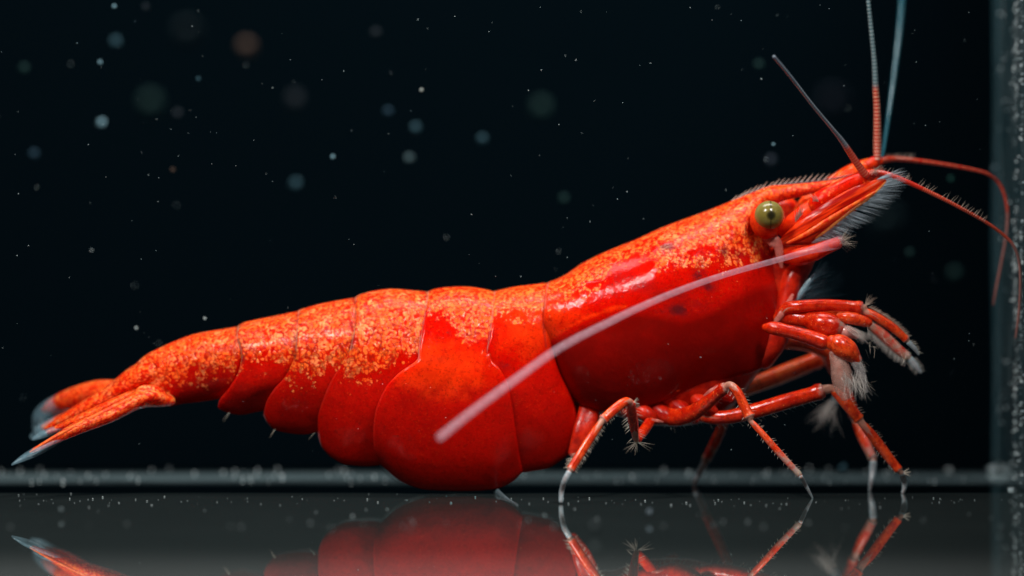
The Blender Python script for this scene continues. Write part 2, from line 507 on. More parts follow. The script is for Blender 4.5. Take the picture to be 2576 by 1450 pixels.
# --- carapace
MOT_C = [(1360, 742), (1400, 735), (1452, 730), (1498, 704), (1542, 660), (1592, 626), (1652, 612), (1700, 622), (1760, 628), (1802, 632), (1850, 640), (1900, 625), (1960, 590), (2000, 560)]
DEEP_C = [(1360, 880), (1402, 846), (1475, 806), (1542, 782), (1592, 774), (1658, 782), (1715, 796), (1775, 779), (1842, 742), (1908, 712), (2000, 690)]
DSPOT = [(1676, 621, 24, 10, 1.0), (1758, 692, 16, 14, .9), (1780, 722, 20, 16, .8), (1706, 780, 30, 16, .9), (1822, 632, 10, 16, .8), (1618, 720, 34, 22, .35), (1690, 742, 60, 14, .4), (1745, 765, 44, 14, .35), (1560, 700, 46, 22, .3), (1860, 640, 22, 10, .5), (1800, 590, 14, 6, .5)]
def spots(px, py, L):
    d = 0
    for (x, y, a, b, w) in L:
        q = ((px - x) / a) ** 2 + ((py - y) / b) ** 2
        if q < 4: d = max(d, w * math.exp(-q * 1.2) * 1.3)
    return min(d, 1)
def car_attr(px, py, u, v):
    mot = (interp(MOT_C, px) - py) / 42
    # loose clusters of granules lower down
    for (x, y, r) in ((1842, 652, 26), (1668, 660, 24), (1700, 640, 30), (1900, 640, 22), (1760, 655, 20)):
        q = math.hypot(px - x, py - y) / r
        if q < 1.4: mot = max(mot, .35 - q * .7)
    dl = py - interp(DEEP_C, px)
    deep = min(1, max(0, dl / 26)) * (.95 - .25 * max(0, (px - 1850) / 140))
    seam = .75 * max(0, 1 - abs(dl) / 4) if 1560 < px < 1780 else 0
    warm = max(0, 1 - abs(dl + 6) / 9) * .8 if px < 1580 else 0
    warm = max(warm, .75 * (1 - min(1, max(0, (px - 1370) / 160))) * (1 if dl < -8 else 0))
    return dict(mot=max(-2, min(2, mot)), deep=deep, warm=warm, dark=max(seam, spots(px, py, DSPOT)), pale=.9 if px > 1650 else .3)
carapace = plate('carapace',
    [(1378, 711), (1400, 703), (1425, 690), (1470, 660), (1530, 631), (1600, 603), (1660, 575), (1720, 552), (1780, 530), (1830, 510), (1870, 493), (1915, 476), (1962, 466)],
    [(1369, 891), (1392, 927), (1409, 964), (1432, 994), (1455, 1014), (1482, 1026), (1512, 1034), (1560, 1036), (1602, 1031), (1659, 1014), (1717, 991), (1800, 962), (1850, 948), (1884, 941), (1917, 926), (1945, 900), (1958, 868), (1966, 830), (1978, 780), (1994, 735)],
    [(1378, 711), (1372, 740), (1368, 790), (1367, 840), (1369, 891)],
    [(1962, 466), (1950, 500), (1926, 530), (1914, 570), (1932, 612), (1945, 655), (1970, 695), (1994, 735)],
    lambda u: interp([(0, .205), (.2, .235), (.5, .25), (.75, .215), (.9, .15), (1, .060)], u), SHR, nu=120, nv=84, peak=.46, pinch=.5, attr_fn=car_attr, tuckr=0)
rost = tube('rostrum', [(1850, 528, 0, 14), (1900, 506, 0, 22), (1940, 492, 0, 24), (1985, 483, 0, 19), (2050, 472, 0, 14), (2110, 458, 0, 8), (2165, 438, 0, 3)], M['shell'], carapace, n=60, sides=20, flat=1.9, attr_fn=lambda S: {'mot': .9 + 0 * S, 'pale': .4 + 0 * S})
crest = tube('rostrum_crest', [(1836, 511, 0, 2), (1880, 490, 0, 4.5), (1930, 474, 0, 5), (1985, 464, 0, 5), (2040, 458, 0, 4), (2100, 450, 0, 3), (2150, 438, 0, 1.5)], M['dusk'], carapace, n=40, sides=8, flat=.35)
it = []
cr = crom([(1836, 508), (1880, 486), (1930, 470), (1985, 460), (2040, 454), (2085, 450)], 19)
for i, (x, y) in enumerate(cr):
    it.append((x, y + 2, 0, x + 17 + random.random() * 5, y - 12 - random.random() * 5, 0, 1.9, -2))
hairs('rostrum_teeth', it, M['bristle'], carapace)
# membrane between eye and mouth
tube('cheek', [(1925, 600, -.125, 8), (1945, 606, -.14, 17), (1958, 622, -.14, 12), (1962, 650, -.13, 9), (1966, 672, -.12, 4)], M['cheek'], carapace, n=24, flat=.6)
tube('cheek', [(1950, 812, -.16, 5), (1966, 790, -.165, 8), (1984, 762, -.15, 7), (1994, 742, -.13, 4)], M['cheek'], carapace, n=20, flat=.5)

# --- abdomen plates
MOT_A = [(330, 1010), (380, 985), (430, 960), (470, 945), (530, 918), (600, 905), (660, 893), (700, 895), (740, 935), (790, 930), (830, 900), (862, 920), (885, 958), (930, 930), (970, 900), (1040, 875), (1050, 872)]
MOT_2 = [(1040, 772), (1100, 772), (1135, 800), (1170, 850), (1210, 852), (1260, 830)]
MOT_1 = [(1225, 800), (1270, 775), (1300, 790), (1330, 785), (1400, 752)]
def seg_attr(poly, pale, lobe=None, dsp=()):
    def f(px, py, u, v):
        m = (interp(poly, px) - py) / 40
        w = 0
        if lobe:
            w = max(0, 1 - math.hypot((px - lobe[0]) / lobe[2], (py - lobe[1]) / lobe[3]))
        dl = 0
        return dict(mot=max(-2, min(2, m)), pale=pale, warm=w * 1.1, dark=spots(px, py, dsp), deep=max(0, min(.75, (v - .72) * 2.2)) * 0)
    return f
cst = lambda a, b: (lambda u: a + (b - a) * u)

p6 = plate('abdominal_plate',
    [(342, 914), (367, 893), (400, 876), (450, 854), (500, 838), (560, 828), (597, 822), (618, 824)],
    [(428, 1024), (460, 1016), (500, 1012), (547, 1005), (580, 1000)],
    [(342, 914), (360, 945), (382, 975), (408, 1005), (428, 1024)],
    [(618, 824), (616, 880), (612, 930), (596, 975), (580, 1000)],
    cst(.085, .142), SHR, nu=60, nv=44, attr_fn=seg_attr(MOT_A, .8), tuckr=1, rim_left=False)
p5 = plate('abdominal_plate',
    [(598, 820), (612, 812), (640, 805), (700, 793), (750, 783), (768, 782)],
    [(548, 1026), (563, 1035), (587, 1042), (610, 1044), (640, 1038), (685, 1030)],
    [(598, 820), (595, 850), (602, 872), (607, 900), (598, 940), (575, 978), (553, 1005), (548, 1026)],
    [(768, 782), (762, 850), (755, 900), (725, 955), (700, 985), (690, 1010), (685, 1030)],
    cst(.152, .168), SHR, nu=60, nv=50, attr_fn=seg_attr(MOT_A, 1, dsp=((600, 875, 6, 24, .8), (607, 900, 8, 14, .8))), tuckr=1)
p4 = plate('abdominal_plate',
    [(750, 781), (765, 776), (800, 766), (850, 756), (893, 749), (912, 749)],
    [(662, 1045), (673, 1065), (693, 1082), (727, 1090), (767, 1093), (800, 1087), (832, 1080)],
    [(750, 781), (746, 820), (743, 870), (738, 905), (717, 948), (687, 982), (670, 1012), (662, 1045)],
    [(912, 749), (908, 850), (895, 905), (862, 962), (840, 1005), (830, 1050), (832, 1080)],
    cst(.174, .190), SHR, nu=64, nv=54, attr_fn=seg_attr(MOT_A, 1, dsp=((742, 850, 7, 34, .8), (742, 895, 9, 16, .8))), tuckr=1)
p3 = plate('abdominal_plate',
    [(893, 748), (906, 741), (940, 732), (985, 727), (1040, 731), (1072, 734), (1094, 738)],
    [(800, 1098), (810, 1125), (830, 1148), (859, 1165), (880, 1170), (925, 1173), (975, 1168)],
    [(893, 748), (892, 811), (886, 851), (872, 897), (833, 958), (813, 1005), (800, 1048), (800, 1098)],
    [(1094, 738), (1088, 820), (1078, 900), (1040, 950), (1000, 1000), (982, 1070), (975, 1130), (975, 1168)],
    cst(.196, .210), SHR, nu=70, nv=60, attr_fn=seg_attr(MOT_A, 1, dsp=((958, 815, 8, 40, .0), (888, 860, 5, 40, .6))), tuckr=1)
p1 = plate('abdominal_plate',
    [(1243, 733), (1270, 727), (1300, 721), (1340, 716), (1372, 712), (1392, 712)],
    [(1285, 1180), (1315, 1189), (1345, 1185), (1379, 1178), (1405, 1163), (1432, 1140), (1450, 1100), (1457, 1053)],
    [(1243, 733), (1237, 790), (1229, 850), (1222, 903), (1245, 950), (1262, 1020), (1272, 1100), (1285, 1180)],
    [(1392, 712), (1388, 800), (1392, 880), (1410, 940), (1440, 1000), (1457, 1053)],
    cst(.228, .205), SHR, nu=64, nv=64, attr_fn=seg_attr(MOT_1, .15, (1330, 800, 120, 150), dsp=((1268, 920, 16, 10, .5),)), tuckr=1)
p2 = plate('abdominal_plate',
    [(1076, 734), (1100, 726), (1140, 722), (1180, 722), (1215, 727), (1245, 734), (1264, 738)],
    [(955, 1167), (972, 1182), (992, 1200), (1019, 1216), (1059, 1230), (1100, 1234), (1175, 1236), (1225, 1233), (1259, 1227), (1292, 1210), (1315, 1188)],
    [(1076, 734), (1070, 770), (1062, 820), (1052, 880), (1049, 906), (1010, 934), (976, 967), (955, 1004), (943, 1041), (939, 1090), (942, 1130), (955, 1167)],
    [(1264, 738), (1258, 800), (1248, 860), (1236, 902), (1255, 925), (1275, 960), (1286, 1005), (1294, 1060), (1304, 1130), (1315, 1188)],
    cst(.222, .218), SHR, nu=80, nv=72, attr_fn=seg_attr(MOT_2, .15, (1110, 930, 190, 110), dsp=((1185, 840, 22, 10, .5), (1130, 838, 6, 6, .5), (1095, 905, 30, 8, .3))),
    bulge=lambda u, v: .026 * (lambda q: q * q * (3 - 2 * q))(max(0, min(1, (v - .16) / .36))), tuckl=0, tuckr=0)

# --- tail
telson = tube('telson', [(385, 935, 0, 38), (340, 955, 0, 33), (280, 993, 0, 25), (220, 1024, 0, 20), (160, 1056, 0, 14), (116, 1080, 0, 7)], M['shell'], SHR, n=60, sides=22, flat=2.1, attr_fn=lambda S: {'mot': .75 + 0 * S, 'pale': .7 + 0 * S})
def fin(name, pts, flat, fringe_pts, parent_name=None, mat=None):
    o = tube('tail_fin', pts, mat or M['shell'], SHR, n=60, sides=22, flat=flat, attr_fn=lambda S: {'mot': .55 + .5 * S, 'pale': .6 + 0 * S, 'warm': .5 + 0 * S})
    if fringe_pts: tube('fin_margin', fringe_pts, M['finpale'], o, n=30, sides=14, flat=flat * 1.0)
    return o
# near outer blade with its thick base
f1 = fin('tail_fin', [(412, 1004, -.06, 18), (370, 1000, -.11, 25), (335, 1012, -.15, 22), (280, 1042, -.20, 20), (200, 1075, -.26, 17), (140, 1105, -.31, 11), (85, 1133, -.36, 6)], 2.4,
         [(150, 1104, -.30, 10), (95, 1134, -.35, 12), (60, 1152, -.39, 9), (32, 1168, -.42, 3)])
tube('fin_base', [(418, 1003, -.08, 12), (390, 994, -.13, 22), (360, 992, -.15, 22), (338, 1003, -.16, 12)], M['shell'], f1, n=30, sides=20, flat=1.0, attr_fn=lambda S: {'mot': .9 + 0 * S, 'pale': .8 + 0 * S})
tube('fin_ridge', [(330, 1002, -.21, 5), (270, 1032, -.25, 6), (200, 1066, -.30, 5), (130, 1104, -.35, 4), (75, 1138, -.39, 2)], M['orange'], f1, n=30, sides=8)
f2 = fin('tail_fin', [(340, 985, -.05, 7), (300, 1005, -.08, 10), (240, 1035, -.10, 11), (180, 1062, -.12, 10), (120, 1088, -.13, 6)], 3.2, [(150, 1078, -.12, 9), (110, 1092, -.13, 10), (84, 1104, -.14, 5)])
f3 = fin('tail_fin', [(330, 965, .10, 10), (290, 975, .16, 19), (240, 985, .22, 27), (180, 1005, .28, 28), (140, 1020, .32, 21), (116, 1030, .35, 10)], 1.6,
         [(170, 1008, .29, 26), (130, 1030, .33, 28), (104, 1050, .36, 24), (92, 1074, .37, 12)])
f4 = fin('tail_fin', [(320, 975, .05, 8), (260, 1010, .09, 15), (200, 1040, .12, 18), (150, 1062, .15, 17), (110, 1076, .16, 8)], 2.0, [(140, 1066, .15, 18), (105, 1084, .17, 18), (82, 1098, .18, 8)])

# --- eyes
def eye(cx, cy, Y, r, sgn):
    c = at(cx, cy, Y); R = r * pxs(Y)
    V = []; F = []; nl, nm = 24, 36
    for i in range(nl + 1):
        th = math.pi * i / nl
        for j in range(nm):
            ph = 2 * math.pi * j / nm
            V.append((R * math.sin(th) * math.cos(ph), R * math.sin(th) * math.sin(ph), R * math.cos(th) * .98))
    for i in range(nl):
        for j in range(nm):
            F.append((i * nm + j, (i + 1) * nm + j, (i + 1) * nm + (j + 1) % nm, i * nm + (j + 1) % nm))
    o = mesh_obj('eye', V, F, M['eye'], SHR)
    o.location = c
    st = tube('eye_stalk', [(cx - 2, cy + 40, Y + sgn * .10, 18), (cx - 5, cy + 26, Y + sgn * .06, 38), (cx - 6, cy + 15, Y + sgn * .035, 43), (cx - 5, cy + 6, Y + sgn * .022, 42), (cx - 4, cy + 2, Y + sgn * .018, 39)], M['head'], o, n=26, sides=24, flat=1.0)
    st.parent = o; st.matrix_parent_inverse = o.matrix_world.inverted() if False else o.matrix_parent_inverse
    st.location = (-c[0], -c[1], -c[2])
    return o
eye(1935, 542, -.175, 37.5, 1)
eye(1976, 524, .16, 31, -1)

# --- antennules
def pale_none(S): return {'pale': np.zeros_like(S)}
an = tube('antennule', [(1966, 585, -.09, 12), (1990, 566, -.10, 22), (2025, 540, -.11, 25), (2052, 518, -.11, 22)], M['head'], SHR, n=30, sides=18, flat=1.0)
tube('antennule_segment', [(2044, 526, -.115, 22), (2066, 509, -.12, 28), (2100, 490, -.12, 28), (2140, 468, -.12, 26), (2180, 447, -.12, 20)], M['shell'], an, n=50, sides=24, attr_fn=lambda S: {'mot': -.45 + 0 * S, 'warm': .3 + 0 * S}, cap=.4)
tube('antennule_segment', [(2168, 452, -.12, 16), (2184, 443, -.12, 17), (2197, 437, -.12, 12)], M['head'], an, n=14, sides=16)
w1 = tube('antennule_whip', [(2180, 444, -.14, 10.5), (2165, 425, -.15, 9.5), (2140, 388, -.17, 8.5), (2118, 355, -.20, 7), (2090, 320, -.26, 5.2), (2040, 260, -.36, 4.8), (1990, 195, -.48, 4.6), (1947, 143, -.58, 4.4)], M['grey_whip'], an, n=170, sides=10, ringn=56, ramp=.05)
w2 = tube('antennule_whip', [(2186, 441, -.13, 8), (2210, 436, -.14, 8.5), (2250, 445, -.15, 7.5), (2317, 474, -.15, 6), (2400, 515, -.14, 5), (2484, 562, -.12, 4.2), (2534, 600, -.10, 4), (2555, 628, -.09, 4), (2565, 665, -.07, 4), (2567, 720, -.05, 3.6), (2563, 790, -.02, 3.5), (2555, 850, 0, 2.5)], M['ringed_long'], an, n=360, sides=10, ringn=120, ramp=.10)
it = []
for i in range(46):
    t = random.random()
    p = crom([(2210, 432), (2250, 440), (2317, 468), (2400, 508), (2480, 556)], 50)[int(t * 49)]
    it.append((p[0], p[1] + 4, -.15, p[0] + 8 + random.random() * 8, p[1] - 6 - random.random() * 10, -.16, .8, 1))
for i in range(26):
    a = random.uniform(0, 1)
    it.append((2000 + 20 * a, 560 - 22 * a, -.20, 2000 + 20 * a - 2 + random.uniform(-4, 6), 560 - 22 * a - 24 - random.random() * 8, -.23, 1.0, 2))
for i in range(16):
    it.append((2052 + random.uniform(-8, 8), 508, -.16, 2046 + random.uniform(-16, 10), 492 + random.uniform(-6, 4), -.18, .9, 2))
for i in range(22):
    it.append((2196 + random.uniform(-10, 8), 434 + random.uniform(-6, 8), -.15, 2196 + random.uniform(-10, 34), 420 + random.uniform(-8, 12), -.18, .8, 2))
hairs('antennule_bristles', it, M['bristle'], an)

af = tube('antennule', [(1990, 560, .09, 14), (2040, 500, .10, 20), (2090, 470, .11, 23), (2140, 440, .12, 24), (2180, 420, .12, 20), (2208, 408, .12, 13)], M['shell'], SHR, n=60, sides=22, attr_fn=lambda S: {'mot': .4 + 0 * S, 'warm': .8 + 0 * S})
tube('antennule_segment', [(2186, 416, .11, 15), (2202, 408, .11, 15), (2214, 405, .11, 11)], M['head'], af, n=12, sides=16)
tube('antennule_whip', [(2207, 408, .10, 8), (2207, 370, .10, 9.5), (2207, 320, .09, 9), (2206, 270, .08, 8), (2203, 225, .07, 7), (2199, 150, .05, 5.8), (2190, 60, .02, 5), (2184, 0, 0, 4.6), (2178, -70, 0, 4.2)], M['ringed'], af, n=420, sides=10, ringn=52, ramp=.22)
tube('antennule_whip', [(2212, 408, .12, 7), (2232, 402, .14, 8), (2267, 401, .17, 7), (2350, 411, .22, 5.6), (2434, 425, .26, 4.6), (2484, 438, .28, 4.2), (2512, 460, .30, 4), (2528, 495, .30, 3.6), (2535, 540, .30, 4), (2530, 600, .30, 3.5), (2517, 672, .30, 3.2), (2507, 722, .30, 3), (2499, 768, .30, 2)], M['ringed_long'], af, n=360, sides=10, ringn=130, ramp=.10)
it = []
for i in range(26):
    t = i / 25
    it.append((2225 + 70 * t, 400 + 2 * t, .15, 2230 + 72 * t + random.uniform(-3, 5), 386 - random.random() * 4, .15, .6, 1))
hairs('antennule_bristles', it, M['bristle'], af)

# --- antennae: stalk, broad scale, long whip
ant = tube('antenna', [(1975, 640, -.10, 22), (2010, 643, -.13, 26), (2045, 636, -.15, 22), (2080, 622, -.16, 18), (2108, 612, -.16, 15)], M['head'], SHR, n=34, sides=18)
sc = tube('antennal_scale', [(1962, 612, -.13, 8), (1990, 598, -.14, 18), (2030, 572, -.15, 25), (2080, 540, -.155, 27), (2130, 508, -.155, 25), (2180, 480, -.15, 20), (2215, 462, -.15, 12), (2236, 450, -.15, 3)], M['blade'], ant, n=70, sides=24, flat=.40)
tube('scale_rib', [(1980, 612, -.165, 3), (2030, 588, -.185, 6), (2080, 556, -.19, 6), (2140, 520, -.185, 5), (2200, 484, -.17, 3)], M['orange'], ant, n=34, sides=10, flat=.7)
tube('scale_margin', [(2052, 600, -.165, 2), (2075, 584, -.172, 3.4), (2110, 556, -.175, 3.6), (2150, 525, -.172, 3.2), (2190, 496, -.165, 2.8), (2228, 458, -.155, 2)], M['scale_edge'], ant, n=34, sides=8)
it = []
edge = crom([(2040, 612), (2075, 586), (2110, 558), (2150, 527), (2190, 498), (2228, 460), (2222, 450), (2205, 452)], 420)
tipl = crom([(2062, 606), (2105, 594), (2150, 575), (2200, 545), (2245, 505), (2272, 470), (2284, 432), (2262, 420)], 420)
for i in range(0, 420):
    if random.random() < .35: continue
    a, b = edge[i], tipl[i]
    q = random.uniform(.72, 1.12); b = a + (b - a) * q
    j = random.uniform(-4, 4)
    it.append((a[0], a[1], -.16 + random.uniform(-.01, .01), b[0] + j, b[1] + random.uniform(-4, 4), -.16 + random.uniform(-.03, .03), random.choice((.6, .7, .9, 1.3)), random.uniform(3, 8)))
hairs('scale_fringe', it, M['fringe'], ant, seg=5)
wh = tube('antenna_whip', [(2113, 607, -.17, 15), (2090, 616, -.20, 14), (2040, 630, -.26, 9), (1975, 649, -.34, 7.5), (1842, 686, -.46, 7.4), (1742, 719, -.55, 8), (1642, 759, -.66, 8.6), (1542, 806, -.78, 9.2), (1408, 876, -.92, 10), (1290, 960, -1.05, 10.6), (1190, 1034, -1.16, 11.2), (1106, 1101, -1.26, 11.6)], M['pinkwhip'], ant, n=260, sides=14)
it = []
for i in range(34):
    a = random.uniform(-1.3, 1.2)
    L = random.uniform(18, 42)
    it.append((2112 + random.uniform(-6, 6), 607 + random.uniform(-10, 12), -.17, 2116 + L * math.cos(a), 607 + L * math.sin(a), -.17 + random.uniform(-.06, .06), .9, random.uniform(-4, 4)))
hairs('antenna_bristles', it, M['bristle'], ant)
anf = tube('antenna', [(1985, 615, .10, 20), (2040, 590, .13, 20), (2110, 545, .14, 18), (2180, 480, .14, 14), (2212, 425, .13, 10)], M['head'], SHR, n=34, sides=16)
tube('antenna_whip', [(2212, 420, .13, 3.4), (2222, 380, .24, 4), (2238, 270, .42, 5.2), (2254, 150, .56, 6.2), (2264, 60, .66, 6.8), (2274, -60, .76, 7)], M['teal'], anf, n=120, sides=12, ringn=60, ramp=.05)

# mouth region below the antenna
mouth = tube('mouth', [(2046, 648, -.04, 10), (2022, 668, -.05, 24), (1996, 700, -.06, 30), (1984, 740, -.07, 28), (1972, 790, -.08, 28), (1950, 850, -.08, 34), (1915, 900, -.07, 34)], M['flesh'], SHR, n=40, sides=18, flat=1.1)

# leg bases packed under the carapace
for (x0, y0, x1, y1, d, r) in ((1545, 1000, 1600, 1046, -.11, 19), (1585, 1005, 1652, 1060, -.12, 22), (1630, 1010, 1704, 1066, -.115, 23), (1680, 1000, 1752, 1058, -.12, 23), (1730, 985, 1800, 1036, -.125, 21), (1785, 960, 1842, 1004, -.12, 19), (1650, 1010, 1700, 1066, .10, 22), (1740, 990, 1790, 1040, .10, 22)):
    tube('leg_base', [(x0, y0, d * .5, r * .9), ((x0 * 2 + x1) / 3, (y0 * 2 + y1) / 3 + 4, d * .8, r), ((x0 + x1 * 2) / 3, (y0 + y1 * 2) / 3 + 3, d, r * .85), (x1, y1, d * .9, r * .45)], M['flesh'], SHR, n=20, sides=16, cap=.5)
for (x0, y0, x1, y1, r) in ((1772, 996, 1806, 972, 6), (1640, 1056, 1668, 1062, 4)):
    tube('pale_membrane', [(x0, y0, -.20, r * .5), ((x0 + x1) / 2, (y0 + y1) / 2, -.215, r), (x1, y1, -.205, r * .5)], M['cheek'], SHR, n=14, sides=12, flat=.5)
# --- jointed limbs
def limb(name, segs, mats, pale, core_r=.74, tip_from=None, parent=SHR, jcol='joint'):
    """segs: list of point lists (px,py,Y,r). One soft core through all joints, one hard sleeve per segment."""
    pts = []
    for s in segs:
        for p in s:
            if pts and math.hypot(p[0] - pts[-1][0], p[1] - pts[-1][1]) < 4: continue
            pts.append((p[0], p[1], p[2], p[3] * core_r * .9))
    segs = [[(p[0], p[1], p[2], p[3] * .9) for p in s_] for s_ in segs]
    core = tube(name, pts, M[jcol], parent, n=8 * len(pts), sides=12)
    for i, s in enumerate(segs):
        last = i == len(segs) - 1
        nm = 'claw_tip' if (last and tip_from) else 'leg_segment'
        pl = pale[i]
        fn = (lambda S, pl=pl, i=i: {'pale': pl[0] + (pl[1] - pl[0]) * S ** 1.5 + .42 * np.exp(-((S - 1) / .03) ** 2) + (.25 if i else 0) * np.exp(-(S / .03) ** 2)})
        shp = (lambda s_: .84 + .16 * np.sin(np.minimum(s_ * 1.25, 1) * math.pi / 2) + .16 * np.exp(-((s_ - .965) / .03) ** 2) - .10 * np.exp(-(s_ / .05) ** 2)) if not (last and tip_from) else None
        tube(nm, s, M[mats[i]], core, n=max(20, 12 * len(s)), sides=14, attr_fn=fn, shape=shp, cap=.8 if (last and tip_from) else .22, flat=.82)
    return core
def spines(parent, pts, count, length, side, ang=.7, r=.9, Yj=.01, name='leg_bristles', both=False, start=0.0):
    P = crom(pts, 120); it = []
    for i in range(count):
        k = int((start + (1 - start) * (i + random.random() * .6) / count) * 117) + 1
        k = min(k, 118)
        t = P[k + 1] - P[k - 1]; t = t[:2] / (np.linalg.norm(t[:2]) + 1e-6)
        sd = side if not both else random.choice((-1, 1))
        n = np.array((-t[1], t[0])) * sd
        d = t * ang + n
        L = length * random.uniform(.6, 1.3)
        b = P[k][:2] + n * P[k][3] * .9
        e = b + d * L
        it.append((b[0], b[1], P[k][2], e[0], e[1], P[k][2] + random.uniform(-Yj, Yj), r, random.uniform(-1, 1)))
    return it

Y5 = floor_y(1268)
l5 = [[(1648, 1040, -.10, 16), (1622, 1080, -.17, 15), (1602, 1106, -.22, 12)],
      [(1600, 1104, -.23, 11), (1594, 1070, -.33, 14), (1588, 1030, -.41, 14), (1586, 1014, -.44, 12)],
      [(1583, 1011, -.45, 14), (1570, 1012, -.47, 14), (1546, 1030, -.50, 14), (1516, 1057, -.53, 13)],
      [(1511, 1064, -.535, 12), (1480, 1110, -.56, 13), (1452, 1155, -.58, 12), (1434, 1184, -.59, 11)],
      [(1431, 1190, -.595, 9), (1420, 1210, -.60, 8), (1413, 1235, Y5, 7.5), (1411, 1262, Y5, 6.5)]]
L5 = limb('walking_leg', l5, ['leg_deep', 'leg_deep', 'leg', 'leg', 'tip'], [(0, 0), (0, 0), (0, .15), (0, .25), (0, 0)], tip_from=1)
it = spines(L5, l5[3], 34, 9, -1, .3, 1.3) + spines(L5, l5[1], 22, 13, 1, -.6, .9, both=True) + spines(L5, l5[2], 12, 7, -1, .4, 1.0) + spines(L5, l5[3], 8, 10, 1, .9, .9, start=.7)
for i in range(18):
    a = random.uniform(.1, 3.0); L = random.uniform(18, 46)
    it.append((1602, 1112, -.22, 1602 + L * math.cos(a), 1112 + L * math.sin(a), -.22, .7, 2))
for i in range(10):
    a = random.uniform(-1.2, .5); it.append((1594, 1012, -.45, 1594 + 16 * math.cos(a), 1012 + 14 * math.sin(a), -.46, .9, 0))
hairs('leg_bristles', it, M['bristle'], L5)

Y4 = floor_y(1254)
l4 = [[(1640, 1030, -.08, 24), (1690, 1050, -.12, 27), (1740, 1040, -.17, 24), (1790, 1005, -.22, 18), (1826, 974, -.26, 15)],
      [(1840, 970, -.28, 14), (1856, 988, -.29, 14), (1872, 1022, -.30, 14), (1886, 1050, -.31, 15)],
      [(1889, 1060, -.31, 10), (1920, 1094, -.325, 10), (1965, 1145, -.34, 9.5), (2012, 1196, -.355, 8.5)],
      [(2015, 1201, -.36, 7), (2026, 1220, Y4, 6), (2036, 1238, Y4, 4.5), (2044, 1253, Y4, 2.5)]]
L4 = limb('walking_leg', l4, ['leg_deep', 'leg', 'leg', 'tip'], [(0, .05), (.05, .25), (.1, .75), (0, 0)], tip_from=1)
hairs('leg_bristles', spines(L4, l4[2], 26, 7, 1, .5, .9, both=True) + spines(L4, l4[1], 14, 8, 1, .5, .9, both=True) + spines(L4, l4[0], 22, 11, 1, .3, .7), M['bristle'], L4)

Y3 = floor_y(1242)
l3 = [[(1720, 1030, -.06, 20), (1780, 1048, -.10, 22), (1830, 1050, -.12, 21), (1900, 1034, -.14, 22), (1980, 1010, -.15, 22), (2040, 993, -.15, 21), (2070, 982, -.15, 20)],
      [(2096, 980, -.15, 15), (2120, 1005, -.15, 17), (2145, 1035, -.145, 16), (2162, 1056, -.14, 14)],
      [(2170, 1068, -.14, 14), (2200, 1104, -.13, 15), (2235, 1150, -.12, 13), (2262, 1184, -.115, 11)],
      [(2269, 1192, -.11, 10), (2275, 1210, Y3, 9), (2275, 1228, Y3, 7), (2271, 1240, Y3, 5)]]
L3 = limb('walking_leg', l3, ['leg_deep', 'leg', 'leg', 'tip'], [(0, .1), (0, .05), (0, .15), (0, 0)], tip_from=1)
it = spines(L3, l3[2], 20, 7, 1, .6, .9, both=True) + spines(L3, l3[1], 10, 9, -1, .6, .9) + spines(L3, l3[0], 22, 10, 1, .8, .7)
for i in range(16):
    a = random.uniform(-.9, .7); it.append((2270, 1190, -.115, 2272 + 20 * math.cos(a), 1190 + 18 * math.sin(a), -.12, 1.0, 1))
hairs('leg_bristles', it, M['bristle'], L3)

Yf3 = floor_y(1234)
lf3 = [[(1840, 1000, .10, 22), (1880, 976, .16, 25), (1960, 945, .24, 26), (2030, 917, .30, 24), (2062, 903, .33, 22)],
       [(2084, 912, .34, 15), (2108, 950, .32, 15), (2132, 1000, .28, 15), (2150, 1050, .24, 14)],
       [(2153, 1060, .23, 14), (2165, 1090, .20, 15), (2182, 1125, .16, 14), (2196, 1155, .13, 13)],
       [(2197, 1165, .12, 11), (2195, 1190, .11, 10), (2191, 1212, Yf3, 8), (2188, 1232, Yf3, 5)]]
LF3 = limb('walking_leg', lf3, ['leg_far', 'leg', 'leg', 'tip'], [(0, .15), (0, .1), (.1, .6), (0, 0)], tip_from=1)
Yf4 = floor_y(1222)
lf4 = [[(1800, 1010, .10, 18), (1825, 1010, .14, 18), (1836, 1020, .18, 16)],
       [(1834, 1030, .19, 14), (1820, 1066, .21, 14), (1798, 1115, .23, 14), (1776, 1158, .25, 12)],
       [(1773, 1166, .25, 10), (1760, 1190, Yf4, 9), (1750, 1208, Yf4, 8), (1746, 1220, Yf4, 5)]]
LF4 = limb('walking_leg', lf4, ['leg_far', 'leg', 'tip'], [(0, 0), (.05, .5), (0, 0)], tip_from=1)
# claw-bearing legs with brushes
c2 = [[(1925, 824, -.20, 10), (1945, 826, -.215, 17), (1990, 836, -.23, 17), (2040, 850, -.24, 19), (2072, 862, -.245, 20)],
      [(2092, 862, -.25, 20), (2110, 868, -.255, 28), (2134, 884, -.26, 27), (2156, 906, -.26, 14)],
      [(2098, 890, -.25, 14), (2112, 920, -.255, 24), (2118, 950, -.255, 27), (2122, 980, -.25, 22), (2126, 1000, -.25, 12)],
      [(2140, 895, -.26, 12), (2160, 925, -.265, 13), (2172, 955, -.265, 10), (2180, 985, -.26, 5)]]
CL2 = tube('claw_leg', [(p[0], p[1], p[2], p[3] * .6) for p in c2[0] + c2[1]], M['joint'], SHR, n=50, sides=12)
tube('leg_segment', c2[0], M['leg_deep'], CL2, n=36, sides=16, attr_fn=lambda S: {'pale': .0 * S})
tube('leg_segment', c2[1], M['leg'], CL2, n=30, sides=16, attr_fn=lambda S: {'pale': .3 * S ** 3})
tube('claw_finger', c2[2], mat_glassy('claw_pale_pink', (.62, .34, .28), .45, .35), CL2, n=30, sides=16, flat=.8)
tube('claw_finger', c2[3], mat_glassy('claw_pale_grey', (.40, .36, .36), .45, .35), CL2, n=30, sides=14, flat=.8)
it = []
